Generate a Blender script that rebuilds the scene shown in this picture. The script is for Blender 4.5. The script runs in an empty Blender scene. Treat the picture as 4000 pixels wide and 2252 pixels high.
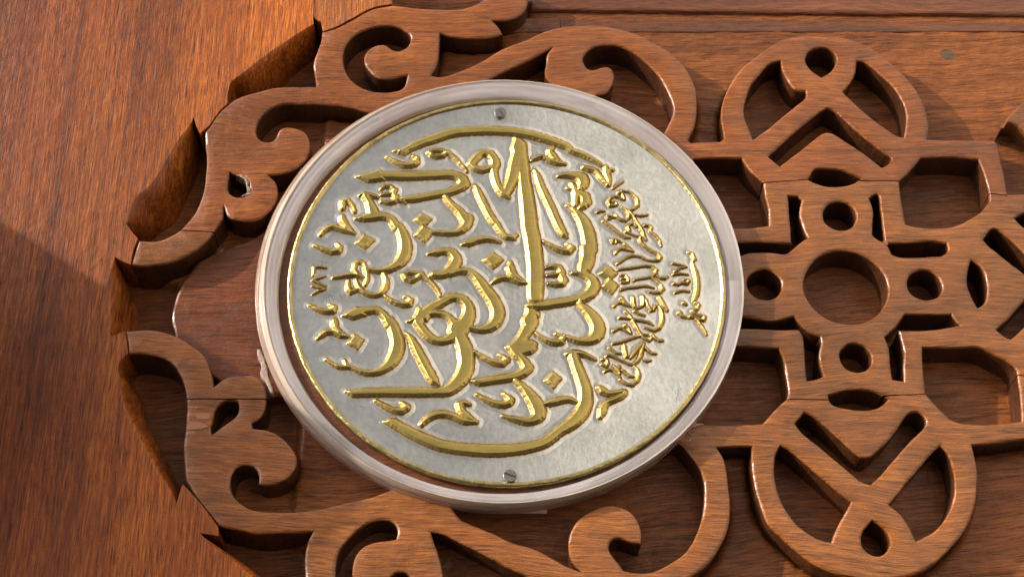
import bpy, bmesh, math, random
import numpy as np
from mathutils import Vector, Matrix, noise as mnoise
from mathutils.geometry import delaunay_2d_cdt
random.seed(7); np.random.seed(7)
sc = bpy.context.scene

# ---------------------------------------------------------------- placement
# The door panel is vertical and faces -Y.  "Panel" coordinates: px along the picture's
# right (= world down), py along the picture's up (= world +X), pz out of the door (= world -Y).
# One panel unit is the medallion's radius, 90 mm.
K = 0.09
ZC = 1.35
def W(p):
    p = np.asarray(p, float)
    return np.stack([p[..., 1]*K, -p[..., 2]*K, ZC - p[..., 0]*K], -1)
def Wv(x, y, z): return Vector((y*K, -z*K, ZC - x*K))
def Wd(x, y, z): return Vector((y, -z, -x))

# ---------------------------------------------------------------- camera
CR = np.array([[0.9999078943465654, 0.009737700402612133, 0.00945410039543286],
               [0.013052023707393876, -0.8809083538443032, -0.4731068767249759],
               [0.003721222992456168, 0.473186696049444, -0.8809543139012667]])
CC = np.array([-0.002084735265405726, -3.33870239342267, 6.1377781273203755])
cam = bpy.data.objects.new('camera', bpy.data.cameras.new('camera'))
sc.collection.objects.link(cam)
cam.data.sensor_width = 36; cam.data.lens = 54.0
cam.data.clip_start = 0.01; cam.data.clip_end = 500
r = Wd(*CR[0]); u = -Wd(*CR[1]); b = -Wd(*CR[2])
M = Matrix.Identity(4)
for i in range(3):
    M[i][0] = r[i]; M[i][1] = u[i]; M[i][2] = b[i]
loc = Wv(*CC)
for i in range(3): M[i][3] = loc[i]
cam.matrix_world = M
sc.camera = cam

# ---------------------------------------------------------------- light
SUN = Vector(Wd(-0.85, 0.37, 0.37)).normalized()      # towards the sun
elev = math.asin(SUN.z); azim = math.atan2(SUN.x, SUN.y)
world = bpy.data.worlds.new("World"); sc.world = world; world.use_nodes = True
nt = world.node_tree; nt.nodes.clear()
sky = nt.nodes.new('ShaderNodeTexSky'); sky.sky_type = 'NISHITA'; sky.sun_disc = False
sky.sun_elevation = elev; sky.sun_rotation = azim
sky.air_density = 1.0; sky.dust_density = 5.0; sky.ozone_density = 0.4
bg = nt.nodes.new('ShaderNodeBackground'); bg.inputs['Strength'].default_value = 0.135
wo = nt.nodes.new('ShaderNodeOutputWorld')
nt.links.new(sky.outputs[0], bg.inputs['Color']); nt.links.new(bg.outputs[0], wo.inputs['Surface'])
sd = bpy.data.lights.new('sun', 'SUN'); sd.energy = 3.2; sd.angle = math.radians(0.8); sd.color = (1.0, 0.91, 0.80)
so = bpy.data.objects.new('sun', sd); sc.collection.objects.link(so)
so.rotation_mode = 'QUATERNION'; so.rotation_quaternion = SUN.to_track_quat('Z', 'Y')
so.location = SUN*3
sc.view_settings.view_transform = 'Standard'; sc.view_settings.look = 'None'
sc.view_settings.exposure = 0.90; sc.view_settings.gamma = 1.0
sc.render.engine = 'CYCLES'

# ---------------------------------------------------------------- helpers
def unproj(pts, z=0.0):
    pts = np.asarray(pts, float)
    d = np.c_[(pts[:, 0]-2000)/6000., (pts[:, 1]-1126)/6000., np.ones(len(pts))] @ CR
    s = (z - CC[2])/d[:, 2]
    return CC[None, :2] + d[:, :2]*s[:, None]
SRCU = 862.0            # photograph pixels per panel unit, at the medallion
TILES = {'S': (0, 0, 1.0)}
for n, ox, oy, s in [('A1',0,0,1.933),('A2',1000,0,1.933),('A3',2000,0,1.933),('A4',3000,0,1.933),('B1',0,750,1.933),
    ('R1',2600,600,2.7614),('R2',3300,600,2.7614),('R3',2600,1100,2.7614),('R4',3300,1100,2.7614),
    ('D1',0,1502,1.933),('D2',1000,1502,1.933),('D3',2000,1502,1.933),('D4',3000,1502,1.933),
    ('L1',650,300,3.2217),('L2',650,700,3.2217),('U',1750,0,3.2217),('L3',550,1350,2.7614),('L5',3600,300,4.8325),
    ('HK',850,1750,1.8217),
    ('M1',1100,450,3.2217),('M2',1700,450,3.2217),('M3',2200,550,3.2217),('M4',1150,850,3.2217),('M5',1700,850,3.2217),
    ('M6',2250,950,3.2217),('M7',1200,1250,3.2217),('M8',1750,1250,3.2217),('M9',2250,1300,3.2217),('M10',1400,1550,3.2217),
    ('M11',1900,350,3.2217),('S1',2300,650,5.685),('S2',2300,900,5.685),('S3',2300,1150,5.685),('S4',2300,1350,5.685),
    ('N',2600,950,3.92)]:
    TILES[n] = (ox, oy, s)
def parse(txt):
    """'TILE x,y x,y! x,y,w ...' -> list of (srcx, srcy, corner, w_src)"""
    out = []; t = TILES['S']
    for tok in txt.split():
        if tok in TILES: t = TILES[tok]; continue
        c = tok.endswith('!'); v = [float(a) for a in tok.rstrip('!').split(',')]
        out.append((t[0]+v[0]/t[2], t[1]+v[1]/t[2], c, (v[2]/t[2] if len(v) > 2 else 0.0)))
    return out
def catmull(P, corner, closed, step):
    """centripetal-ish Catmull-Rom through rows of P; corners stay sharp"""
    n = len(P); out = []; flags = []
    segs = n if closed else n-1
    for i in range(segs):
        p1 = P[i]; p2 = P[(i+1) % n]
        p0 = P[(i-1) % n] if (closed or i > 0) else p1
        p3 = P[(i+2) % n] if (closed or i+2 < n) else p2
        if corner[i]: p0 = p1 - (p2-p1)*0.999
        if corner[(i+1) % n]: p3 = p2 + (p2-p1)*0.999
        L = np.linalg.norm(p2[:2]-p1[:2])
        k = max(1, int(round(L/step)))
        d1 = np.linalg.norm(p1[:2]-p0[:2])+1e-9; d3 = np.linalg.norm(p3[:2]-p2[:2])+1e-9
        m1 = (p2-p0)*L/(L+d1); m2 = (p3-p1)*L/(L+d3)
        for j in range(k):
            t = j/k; t2 = t*t; t3 = t2*t
            out.append((2*t3-3*t2+1)*p1+(t3-2*t2+t)*m1+(-2*t3+3*t2)*p2+(t3-t2)*m2)
            flags.append(bool(corner[i]) and j == 0)
    if not closed: out.append(P[-1]); flags.append(True)
    return np.array(out), np.array(flags)
def loop(txt, z=0.0, step=0.014, jig=0.0012):
    q = parse(txt)
    P = unproj([(a[0], a[1]) for a in q], z)
    P = np.c_[P, [a[3]/SRCU for a in q]]
    o, f = catmull(P, [a[2] for a in q], True, step)
    pin = f.copy(); m_ = (~pin)[:, None]         # Taubin fairing between the sharp corners
    if len(o) > 12:
        for it in range(24):
            for lam in (.5, -.53):
                o = o+m_*lam*((np.roll(o, 1, 0)+np.roll(o, -1, 0))/2-o)
    for i in range(len(o)):                       # hand-carved wobble
        v = mnoise.noise_vector(Vector((o[i, 0]*9, o[i, 1]*9, 3.3)))
        v2 = mnoise.noise_vector(Vector((o[i, 0]*30, o[i, 1]*30, 1.3)))
        o[i, 0] += (v[0]*1.6+v2[0])*jig; o[i, 1] += (v[1]*1.6+v2[1])*jig
    return o
def circ(cx, cy, rx, z=0.0, n=56, jig=0.003):
    c = unproj([(cx, cy)], z)[0]; a = unproj([(cx+rx, cy)], z)[0]; r = np.hypot(*(a-c))
    out = []
    for i in range(n):
        t = 2*math.pi*i/n
        rr = r*(1+jig/r*mnoise.noise(Vector((math.cos(t)*2+cx, math.sin(t)*2, 0.5))))
        out.append((c[0]+rr*math.cos(t), c[1]+rr*math.sin(t), 0))
    return np.array(out)
def area(L):
    x, y = L[:, 0], L[:, 1]
    return 0.5*np.sum(x*np.roll(y, -1)-np.roll(x, -1)*y)
def inside(pts, loops):
    pts = np.asarray(pts); c = np.zeros(len(pts), bool)
    for L in loops:
        x1, y1 = L[:, 0], L[:, 1]; x2, y2 = np.roll(x1, -1), np.roll(y1, -1)
        for a, b_, c_, d in zip(x1, y1, x2, y2):
            if b_ == d: continue
            m = ((b_ > pts[:, 1]) != (d > pts[:, 1]))
            c ^= m & (pts[:, 0] < (c_-a)*(pts[:, 1]-b_)/(d-b_)+a)
    return c
def normals(L):
    """unit mitre vectors pointing left of the direction of travel"""
    d = np.roll(L[:, :2], -1, 0)-L[:, :2]; l = np.linalg.norm(d, axis=1)+1e-12; d /= l[:, None]
    n = np.c_[-d[:, 1], d[:, 0]]; p = np.roll(n, 1, 0); m = n+p
    ml = np.linalg.norm(m, axis=1)+1e-9; m /= ml[:, None]
    c = np.clip((m*n).sum(1), 0.62, 1)
    return m/c[:, None]
def orient(loops):
    out = []
    for i, L in enumerate(loops):
        a = area(L)
        out.append(L[::-1].copy() if (a > 0) != (i == 0) else L)
    return out
def cap(loops, grid=0.07, wav=0.0):
    pts = []; edges = []
    for L in loops:
        k = len(pts); n = len(L); pts += [tuple(p[:2]) for p in L]
        edges += [(k+i, k+(i+1) % n) for i in range(n)]
    if grid:
        A = np.array(pts); x0, y0 = A.min(0); x1, y1 = A.max(0)
        gx, gy = np.meshgrid(np.arange(x0+grid/2, x1, grid), np.arange(y0+grid/2, y1, grid))
        g = np.c_[gx.ravel(), gy.ravel()]; g = g+(np.random.rand(*g.shape)-.5)*grid*.4
        g = g[inside(g, loops)]
        keep = np.ones(len(g), bool)
        for i in range(0, len(g), 400):
            dd = np.sqrt(((g[i:i+400, None]-A[None])**2).sum(2)).min(1); keep[i:i+400] = dd > grid*.3
        pts += [tuple(p) for p in g[keep]]
    v, e, f, ov, oe, of = delaunay_2d_cdt([Vector(p) for p in pts], edges, [], 0, 1e-7)
    v = np.array([tuple(a) for a in v]); f = np.array(f)
    c = v[f].mean(1); f = f[inside(c, loops)]
    return v, f
def to_obj(name, V, F, mat, parent=None, origin=None, smooth=30, panel=True, kind=None, attrs=None):
    V = np.asarray(V, float); V = W(V) if panel else V
    o3 = np.array(origin) if origin is not None else (V.min(0)+V.max(0))/2
    me = bpy.data.meshes.new(name)
    me.from_pydata((V-o3).tolist() if len(V) < 60000 else [], [], F if len(V) < 60000 else [])
    if len(V) >= 60000:
        F = np.asarray(F, dtype=np.int32); n, k = F.shape
        me.vertices.add(len(V)); me.vertices.foreach_set('co', (V-o3).ravel())
        me.loops.add(n*k); me.loops.foreach_set('vertex_index', F.ravel())
        me.polygons.add(n); me.polygons.foreach_set('loop_start', np.arange(0, n*k, k, dtype=np.int32))
        me.update(calc_edges=True)
    me.validate(); me.polygons.foreach_set('use_smooth', [True]*len(me.polygons))
    if attrs:
        for k, a in attrs.items():
            at = me.attributes.new(k, 'FLOAT', 'POINT'); at.data.foreach_set('value', np.asarray(a, dtype=np.float32))
    if smooth is not None: me.set_sharp_from_angle(angle=math.radians(smooth))
    for m in (mat if isinstance(mat, list) else [mat]): me.materials.append(m)
    o = bpy.data.objects.new(name, me); sc.collection.objects.link(o)
    o.location = Vector(o3)-(parent.location if parent else Vector((0, 0, 0)))
    if parent: o.parent = parent
    if kind: o['kind'] = kind
    return o
def thing(name, label, cat, at):
    o = bpy.data.objects.new(name, None); sc.collection.objects.link(o)
    o.empty_display_size = 0.01; o.location = Wv(*at); o['label'] = label; o['category'] = cat
    return o
def recalc(V, F):
    bm = bmesh.new()
    vs = [bm.verts.new(v) for v in V]
    for f in F:
        try: bm.faces.new([vs[i] for i in f])
        except ValueError: pass
    bmesh.ops.remove_doubles(bm, verts=bm.verts, dist=2e-5)
    bmesh.ops.recalc_face_normals(bm, faces=bm.faces)
    return bm
def bm_arrays(bm):
    bm.verts.index_update()
    return np.array([v.co[:] for v in bm.verts]), [[v.index for v in f.verts] for f in bm.faces]
def prism(loops, zt, zb, r=0.012, seg=3, grid=0.07, rough=0.0):
    """bevelled slab; loops[0] outer, the rest holes; returns V,F (panel coordinates)"""
    loops = orient(loops); V = []; F = []; inner = []
    for L in loops:
        n = normals(L); N = len(L); rings = []
        for k in range(seg+1):
            a = k/seg*math.pi/2
            ins = r*(1-math.sin(a)); z = zt-r*(1-math.cos(a))
            rr = np.array([1+0.55*mnoise.noise(Vector((p[0]*6, p[1]*6, 7.7))) for p in L])
            q = L[:, :2]+n*(ins*rr)[:, None]
            rings.append(np.c_[q, np.full(N, z)])
        rings.append(np.c_[L[:, :2]+n*0.002, np.full(N, zt-r-(zt-r-zb)*.5)]); rings.append(np.c_[L[:, :2]-n*0.002, np.full(N, zb)])
        base = len(V)
        for R_ in rings: V += R_.tolist()
        for k in range(len(rings)-1):
            for i in range(N):
                j = (i+1) % N
                F.append([base+k*N+i, base+(k+1)*N+i, base+(k+1)*N+j, base+k*N+j])
        inner.append(rings[0])
    v, f = cap(inner, grid)
    base = len(V); V += np.c_[v, np.full(len(v), zt)].tolist(); F += (f+base).tolist()
    return V, F

# ---------------------------------------------------------------- materials
def new_mat(name):
    m = bpy.data.materials.new(name); m.use_nodes = True; nt = m.node_tree; nt.nodes.clear()
    o = nt.nodes.new('ShaderNodeOutputMaterial'); p = nt.nodes.new('ShaderNodeBsdfPrincipled')
    nt.links.new(p.outputs[0], o.inputs['Surface']); return m, nt, p
class G:
    def __init__(s, nt): s.nt = nt
    def n(s, t, **kw):
        n = s.nt.nodes.new(t)
        for k, v in kw.items(): setattr(n, k, v)
        return n
    def l(s, a, b): s.nt.links.new(a, b)
    def noise(s, vec, scale, detail=4, rough=0.55, dist=0.0):
        n = s.n('ShaderNodeTexNoise'); n.inputs['Scale'].default_value = scale; n.inputs['Detail'].default_value = detail
        n.inputs['Roughness'].default_value = rough; n.inputs['Distortion'].default_value = dist
        if vec is not None: s.l(vec, n.inputs['Vector'])
        return n.outputs[0]
    def map(s, vec, rot, scale, loc=(0, 0, 0)):
        # rotate first (so the grain direction becomes X), then scale
        a = s.n('ShaderNodeMapping'); a.inputs['Rotation'].default_value = rot; s.l(vec, a.inputs['Vector'])
        b = s.n('ShaderNodeMapping'); b.inputs['Scale'].default_value = scale; b.inputs['Location'].default_value = loc
        s.l(a.outputs[0], b.inputs['Vector']); return b.outputs[0]
    def ramp(s, fac, stops, interp='LINEAR'):
        r = s.n('ShaderNodeValToRGB'); r.color_ramp.interpolation = interp
        e = r.color_ramp.elements
        while len(e) > 1: e.remove(e[-1])
        e[0].position = stops[0][0]; e[0].color = (*stops[0][1], 1) if not isinstance(stops[0][1], float) else (stops[0][1],)*3+(1,)
        for p, c in stops[1:]:
            k = e.new(p); k.color = (*c, 1) if not isinstance(c, float) else (c, c, c, 1)
        s.l(fac, r.inputs[0]); return r.outputs[0]
    def mix(s, a, b, fac, mode='MIX'):
        m = s.n('ShaderNodeMix', data_type='RGBA', blend_type=mode)
        for sock, v in ((m.inputs[0], fac), (m.inputs[6], a), (m.inputs[7], b)):
            if hasattr(v, 'is_linked') or hasattr(v, 'links'): s.l(v, sock)
            elif isinstance(v, (int, float)): sock.default_value = v if sock == m.inputs[0] else (v, v, v, 1)
            else: sock.default_value = (*v, 1)
        return m.outputs[2]
    def math(s, op, a, b=0.0, c=None):
        m = s.n('ShaderNodeMath', operation=op)
        for i, v in enumerate((a, b) if c is None else (a, b, c)):
            if isinstance(v, (int, float)): m.inputs[i].default_value = v
            else: s.l(v, m.inputs[i])
        return m.outputs[0]
    def bump(s, h, dist, strength=1.0, nrm=None):
        b = s.n('ShaderNodeBump'); b.inputs['Distance'].default_value = dist; b.inputs['Strength'].default_value = strength
        s.l(h, b.inputs['Height'])
        if nrm is not None: s.l(nrm, b.inputs['Normal'])
        return b.outputs[0]
def wood(name, ang, dark, mid, light, contrast=1.0, rough=(0.28, 0.5), coat=0.22, seed=0.0, figure=1.0, bump=1.0, band=None, spot=None):
    """ang: direction of the grain in the picture plane, degrees from picture-right"""
    m, nt, p = new_mat(name); g = G(nt)
    pos = g.n('ShaderNodeNewGeometry').outputs['Position']
    # picture plane is world X (up) and -Z (right): rotate about Y so that grain runs along mapped X
    a = g.n('ShaderNodeSeparateXYZ'); g.l(pos, a.inputs[0])
    c = g.n('ShaderNodeCombineXYZ')
    g.l(g.math('MULTIPLY', a.outputs[2], -1.0), c.inputs[0]); g.l(a.outputs[0], c.inputs[1]); g.l(a.outputs[1], c.inputs[2])
    # slow drift of the grain direction
    wob = g.noise(c.outputs[0], 9, 2); w2 = g.n('ShaderNodeVectorMath', operation='SCALE'); w2.inputs['Scale'].default_value = 0.022*figure
    cs = g.n('ShaderNodeCombineXYZ'); g.l(wob, cs.inputs[1]); g.l(cs.outputs[0], w2.inputs[0])
    ad = g.n('ShaderNodeVectorMath', operation='ADD'); g.l(c.outputs[0], ad.inputs[0]); g.l(w2.outputs[0], ad.inputs[1])
    v = ad.outputs[0]; rot = (0, 0, -math.radians(ang))
    lo = (seed, seed*1.7, 0)
    fib = g.noise(g.map(v, rot, (120, 1500, 500), lo), 1.0, 3, .6, 0.2)       # fine fibres
    mid_ = g.noise(g.map(v, rot, (50, 820, 260), lo), 1.0, 5, .6, 0.25)       # streaks
    big = g.noise(g.map(v, rot, (6, 60, 25), lo), 1.0, 4, .55, 0.4)          # broad figure
    blot = g.noise(g.map(v, rot, (4, 12, 8), lo), 1.0, 3)
    pore = g.noise(g.map(v, rot, (95, 2600, 600), lo), 1.0, 2, .5)
    ring_ = g.noise(g.map(v, rot, (2.2, 330, 60), lo), 1.0, 6, .65, 0.15)      # long growth lines
    t = g.math('ADD', g.math('MULTIPLY', fib, .42), g.math('ADD', g.math('MULTIPLY', mid_, .33), g.math('MULTIPLY', big, .25)))
    k = 0.115/contrast
    col = g.ramp(t, [(.5-k, dark), (.5, mid), (.5+k*1.05, light)])
    bl = g.ramp(blot, [(.3, .66), (.7, 1.28)])
    col = g.mix(col, bl, 1.0, 'MULTIPLY')
    if band:       # heartwood: darker towards one side of the plank
        px = g.math('MULTIPLY_ADD', a.outputs[2], -1/K, ZC/K)
        px = g.math('ADD', px, g.math('MULTIPLY', g.math('SUBTRACT', g.noise(g.map(v, rot, (5, 60, 20), lo), 1.0, 3), .5), 1.1))
        px = g.math('MULTIPLY_ADD', px, 1/4.0, .75)
        col = g.mix(col, g.ramp(px, band), 1.0, 'MULTIPLY')
    if spot:
        sx = g.math('SUBTRACT', a.outputs[2], spot[2]); sy = g.math('SUBTRACT', a.outputs[0], spot[0])
        dd = g.math('SQRT', g.math('ADD', g.math('MULTIPLY', sx, sx), g.math('MULTIPLY', g.math('MULTIPLY', sy, sy), 1.3)))
        dd = g.math('ADD', dd, g.math('MULTIPLY', g.math('SUBTRACT', g.noise(v, 400, 2), .5), .0022))
        col = g.mix((.10, .062, .032), col, g.ramp(g.math('MULTIPLY', dd, 1/.008), [(.38, 0.), (.46, 1.)]))
    gr = g.noise(v, 2200, 3, .7); col = g.mix(col, g.ramp(gr, [(.3, .70), (.7, 1.32)]), .9, 'MULTIPLY')
    pm = g.ramp(pore, [(.37, .34), (.45, 1.0)]); col = g.mix(col, pm, .9, 'MULTIPLY')
    col = g.mix(col, g.ramp(ring_, [(.36, .60), (.47, 1.0), (.62, 1.12)]), .75, 'MULTIPLY')
    g.l(col, p.inputs['Base Color'])
    g.l(g.ramp(mid_, [(.35, float(rough[1])), (.65, float(rough[0]))]), p.inputs['Roughness'])
    h = g.math('ADD', g.math('MULTIPLY', fib, .5), g.math('ADD', g.math('MULTIPLY', mid_, .8), g.math('MULTIPLY', pm, .25)))
    n1 = g.bump(h, 0.00022*bump, .9)
    n2 = g.bump(g.noise(v, 160, 3), 0.0009*bump, .6, n1)
    g.l(n2, p.inputs['Normal'])
    p.inputs['Specular IOR Level'].default_value = .45 if coat > .2 else .25
    p.inputs['Coat Weight'].default_value = coat; p.inputs['Coat Roughness'].default_value = .15
    nc = g.bump(g.noise(v, 220, 3), 0.0008, .6); g.l(nc, p.inputs['Coat Normal'])
    return m
SPOT = tuple(W(np.append(unproj([(3702, 212)], -.115)[0], -.115)))
M_board = wood('varnished_door_wood', 91, (0.1709, 0.0417, 0.0065), (0.2666, 0.0659, 0.0083), (0.4462, 0.1360, 0.0146), 1.0, seed=1.3, band=[(.10, (.52, .47, .55)), (.27, (.72, .68, .74)), (.40, (1., 1., 1.)), (.50, (1.12, 1.1, 1.05))], coat=.12, rough=(.42, .6))
M_board2 = wood('varnished_door_wood_second', 93, (0.1783, 0.0488, 0.0077), (.28, 0.079, 0.0105), (0.4412, 0.1453, 0.0183), 1.0, seed=5.1)
M_fretU = wood('fretwork_wood_upper', 2, (0.1288, 0.0350, 0.0065), (0.1953, 0.0553, 0.0089), (0.2933, 0.0930, 0.0139), 1.0, seed=2.3)
M_fretM = wood('fretwork_wood_middle', 1, (0.1394, 0.0457, 0.0109), (0.1995, 0.0662, 0.0139), (0.2878, 0.1026, 0.0206), .9, seed=7.7)
M_fretL = wood('fretwork_wood_lower', -2, (0.1385, 0.0454, 0.0107), (.21, 0.069, 0.0143), (0.3278, 0.1155, 0.0232), 1.0, seed=4.9)
M_ground = wood('recessed_ground_wood', 4, (0.1177, 0.0365, 0.0099), (0.1827, 0.0557, 0.0134), (0.2761, 0.0902, 0.0201), 1.0, rough=(.4, .65), coat=.12, seed=9.1, figure=1.0, bump=1.3, spot=SPOT)
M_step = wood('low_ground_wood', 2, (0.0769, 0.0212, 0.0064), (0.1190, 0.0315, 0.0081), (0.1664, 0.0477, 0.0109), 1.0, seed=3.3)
M_cutface = wood('dark_cut_face_wood', 70, (0.0369, 0.0121, 0.0041), (.055, 0.017, 0.0050), (0.0829, 0.0269, 0.0070), 1.0, seed=8.3, rough=(.3, .5))  # darker wood for the upright cut faces of the fretwork
M_seat = wood('medallion_seat_wood', 1, (0.0713, 0.0207, 0.0059), (0.1125, 0.0314, 0.0079), (0.1544, 0.0462, 0.0102), 1.0, seed=6.3)

def gold_nodes(nt, g):
    pass
# silver with gilded relief; attribute 'dep' = signed depth inside a letter (panel units)
def plate_mat(name, relief):
    m, nt, p = new_mat(name); g = G(nt)
    pos = g.n('ShaderNodeNewGeometry').outputs['Position']
    n_big = g.noise(pos, 34, 5, .65); n_f = g.noise(pos, 900, 3, .6); n_m = g.noise(pos, 420, 4, .6, .2)
    silver = g.ramp(n_big, [(.3, (.56, .585, .56)), (.62, (.80, .82, .775))])
    silver = g.mix(silver, g.ramp(n_m, [(.35, .86), (.6, 1.03)]), .8, 'MULTIPLY')
    brushed = g.noise(g.map(pos, (0, 0, 0), (1500, 300, 60)), 1.0, 3, .6)
    tarn = g.ramp(g.noise(pos, 45, 4, .6), [(.52, 0.), (.75, 1.)])
    gold = g.mix((.50, .385, .12), (.36, .285, .10), tarn)
    gold = g.mix(gold, g.ramp(brushed, [(.3, .82), (.7, 1.12)]), .7, 'MULTIPLY')
    h = g.math('ADD', g.math('MULTIPLY', n_m, 1.0), g.math('MULTIPLY', n_f, .5))
    if relief:
        at = g.n('ShaderNodeAttribute'); at.attribute_name = 'dep'; d = at.outputs['Fac']
        jit = g.math('MULTIPLY', g.math('SUBTRACT', g.noise(pos, 700, 2), .5), .010)
        dj = g.math('ADD', d, jit)
        fac = g.ramp(g.math('MULTIPLY_ADD', dj, 30.0, .5), [(.40, 0.), (.56, 1.)])
        edge = g.ramp(g.math('MULTIPLY_ADD', dj, 30.0, .5), [(.05, 0.), (.45, .75), (.62, 1.), (.80, 0.)])
        col = g.mix(silver, gold, fac)
        col = g.mix(col, (.60, .36, .14), g.math('MULTIPLY', edge, .45))
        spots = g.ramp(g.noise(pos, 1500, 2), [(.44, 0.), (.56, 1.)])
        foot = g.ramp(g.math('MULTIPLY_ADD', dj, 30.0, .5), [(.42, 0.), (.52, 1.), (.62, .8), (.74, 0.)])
        foot_dark = g.math('MULTIPLY', foot, g.math('MULTIPLY_ADD', spots, .50, .42))
        col = g.mix(col, (.075, .045, .022), foot_dark)  # letter foot: tarnish plus shade, both put into the colour
        g.l(col, p.inputs['Base Color'])
        g.l(g.mix(g.mix(.30, .36, fac), .6, foot_dark), p.inputs['Roughness'])
        g.l(g.bump(h, .00007, 1.0), p.inputs['Normal'])
        g.l(g.mix(1.0, 1.0, fac), p.inputs['Metallic'])
    else:
        g.l(silver, p.inputs['Base Color'])
        p.inputs['Metallic'].default_value = 1.0; p.inputs['Roughness'].default_value = .30
        g.l(g.bump(h, .00008, 1.0), p.inputs['Normal'])
    return m
M_silver = plate_mat('worn_silver_sheet', False)
M_letter = plate_mat('gilded_silver_relief', True)
m, nt, p = new_mat('gold_rim'); g = G(nt); pos = g.n('ShaderNodeNewGeometry').outputs['Position']
g.l(g.ramp(g.noise(pos, 180, 4, .65), [(.3, (.30, .24, .10)), (.6, (.52, .42, .19))]), p.inputs['Base Color'])
p.inputs['Metallic'].default_value = 1.0; p.inputs['Roughness'].default_value = .28
g.l(g.bump(g.noise(pos, 420, 4), .0005, 1.0), p.inputs['Normal']); M_rim = m
m, nt, p = new_mat('steel_screw'); g = G(nt); pos = g.n('ShaderNodeNewGeometry').outputs['Position']
p.inputs['Base Color'].default_value = (.24, .22, .21, 1); p.inputs['Metallic'].default_value = 1.0; p.inputs['Roughness'].default_value = .42
g.l(g.bump(g.noise(pos, 1500, 2), .00004, 1.0), p.inputs['Normal']); M_screw = m
def polar(g, pos, c=(0., .03)):
    a = g.n('ShaderNodeSeparateXYZ'); g.l(pos, a.inputs[0])
    x = g.math('SUBTRACT', a.outputs[0], -.018*K); z = g.math('SUBTRACT', a.outputs[2], ZC+.022*K)
    rr = g.math('SQRT', g.math('ADD', g.math('MULTIPLY', x, x), g.math('MULTIPLY', z, z)))
    an = g.math('MULTIPLY', g.math('ARCTAN2', x, z), K)
    c_ = g.n('ShaderNodeCombineXYZ'); g.l(an, c_.inputs[0]); g.l(rr, c_.inputs[1]); g.l(a.outputs[1], c_.inputs[2])
    return c_.outputs[0]
# cloudy clear plastic: glue film in patches over wood seen through it
def acrylic(name, tint, lo, hi, rough=.25, scale=90):
    m, nt, p = new_mat(name); g = G(nt); pos = g.n('ShaderNodeNewGeometry').outputs['Position']
    pv = polar(g, pos)
    n = g.noise(g.map(pv, (0, 0, 0), (scale*.25, scale*1.2, 1)), 1.0, 5, .62, .3)
    col = g.ramp(g.noise(g.map(pv, (0, 0, 0), (5, 420, 1)), 1.0, 2), [(.35, tuple(c*.88 for c in tint)), (.62, tint)])
    g.l(col, p.inputs['Base Color']); p.inputs['Roughness'].default_value = rough
    p.inputs['Coat Weight'].default_value = .8; p.inputs['Coat Roughness'].default_value = .08
    p.inputs['Subsurface Weight'].default_value = .25; p.inputs['Subsurface Radius'].default_value = (.004, .003, .003); p.inputs['Subsurface Scale'].default_value = .6
    tr = g.n('ShaderNodeBsdfTransparent'); tr.inputs[0].default_value = (.92, .84, .80, 1)
    mx = g.n('ShaderNodeMixShader'); g.l(g.ramp(n, [(.38, lo), (.60, hi)]), mx.inputs[0])
    g.l(tr.outputs[0], mx.inputs[1]); g.l(p.outputs[0], mx.inputs[2])
    out = [q for q in nt.nodes if q.type == 'OUTPUT_MATERIAL'][0]; g.l(mx.outputs[0], out.inputs['Surface'])
    g.l(g.bump(g.noise(g.map(pv, (0, 0, 0), (120, 420, 1)), 1.0, 3, .6), .00015, .3), p.inputs['Normal'])
    return m
M_acr_side = acrylic('cloudy_plastic_wall', (.56, .47, .38), .72, .92, .12, 60)
M_acr_top = acrylic('cloudy_plastic_face', (.47, .44, .435), .52, .80, .12, 60)
M_acr_base = acrylic('plastic_foot', (.42, .30, .23), .45, .75, .15, 60)
m, nt, p = new_mat('dried_glue'); p.inputs['Base Color'].default_value = (.33, .24, .19, 1); p.inputs['Roughness'].default_value = .4
p.inputs['Subsurface Weight'].default_value = .3; p.inputs['Subsurface Radius'].default_value = (.003, .002, .002)
g = G(nt); pos = g.n('ShaderNodeNewGeometry').outputs['Position']; g.l(g.bump(g.noise(pos, 700, 4), .0008, 1.0), p.inputs['Normal']); M_glue = m
m, nt, p = new_mat('wood_filler'); p.inputs['Base Color'].default_value = (.30, .125, .06, 1); p.inputs['Roughness'].default_value = .6
g = G(nt); pos = g.n('ShaderNodeNewGeometry').outputs['Position']; g.l(g.bump(g.noise(pos, 500, 4), .0004, 1.0), p.inputs['Normal']); M_fill = m
m, nt, p = new_mat('pale_splintered_wood'); g = G(nt); pos = g.n('ShaderNodeNewGeometry').outputs['Position']
g.l(g.ramp(g.noise(pos, 600, 3), [(.35, (.13, .06, .035)), (.6, (.27, .18, .13))]), p.inputs['Base Color']); p.inputs['Roughness'].default_value = .45
g.l(g.bump(g.noise(pos, 900, 4), .0006, 1.0), p.inputs['Normal']); M_splint = m
m, nt, p = new_mat('plug_wood'); p.inputs['Base Color'].default_value = (.085, .05, .025, 1); p.inputs['Roughness'].default_value = .7; M_plug = m
m, nt, p = new_mat('ink_mark'); p.inputs['Base Color'].default_value = (.10, .10, .09, 1); p.inputs['Roughness'].default_value = .6; M_ink = m
m, nt, p = new_mat('stone_paving'); g = G(nt); pos = g.n('ShaderNodeNewGeometry').outputs['Position']
g.l(g.ramp(g.noise(pos, 3, 5), [(.3, (.38, .35, .30)), (.7, (.50, .46, .40))]), p.inputs['Base Color']); p.inputs['Roughness'].default_value = .8; M_paving = m
m, nt, p = new_mat('plain_door_timber'); p.inputs['Base Color'].default_value = (.16, .05, .02, 1); p.inputs['Roughness'].default_value = .5; M_slab = m
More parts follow.
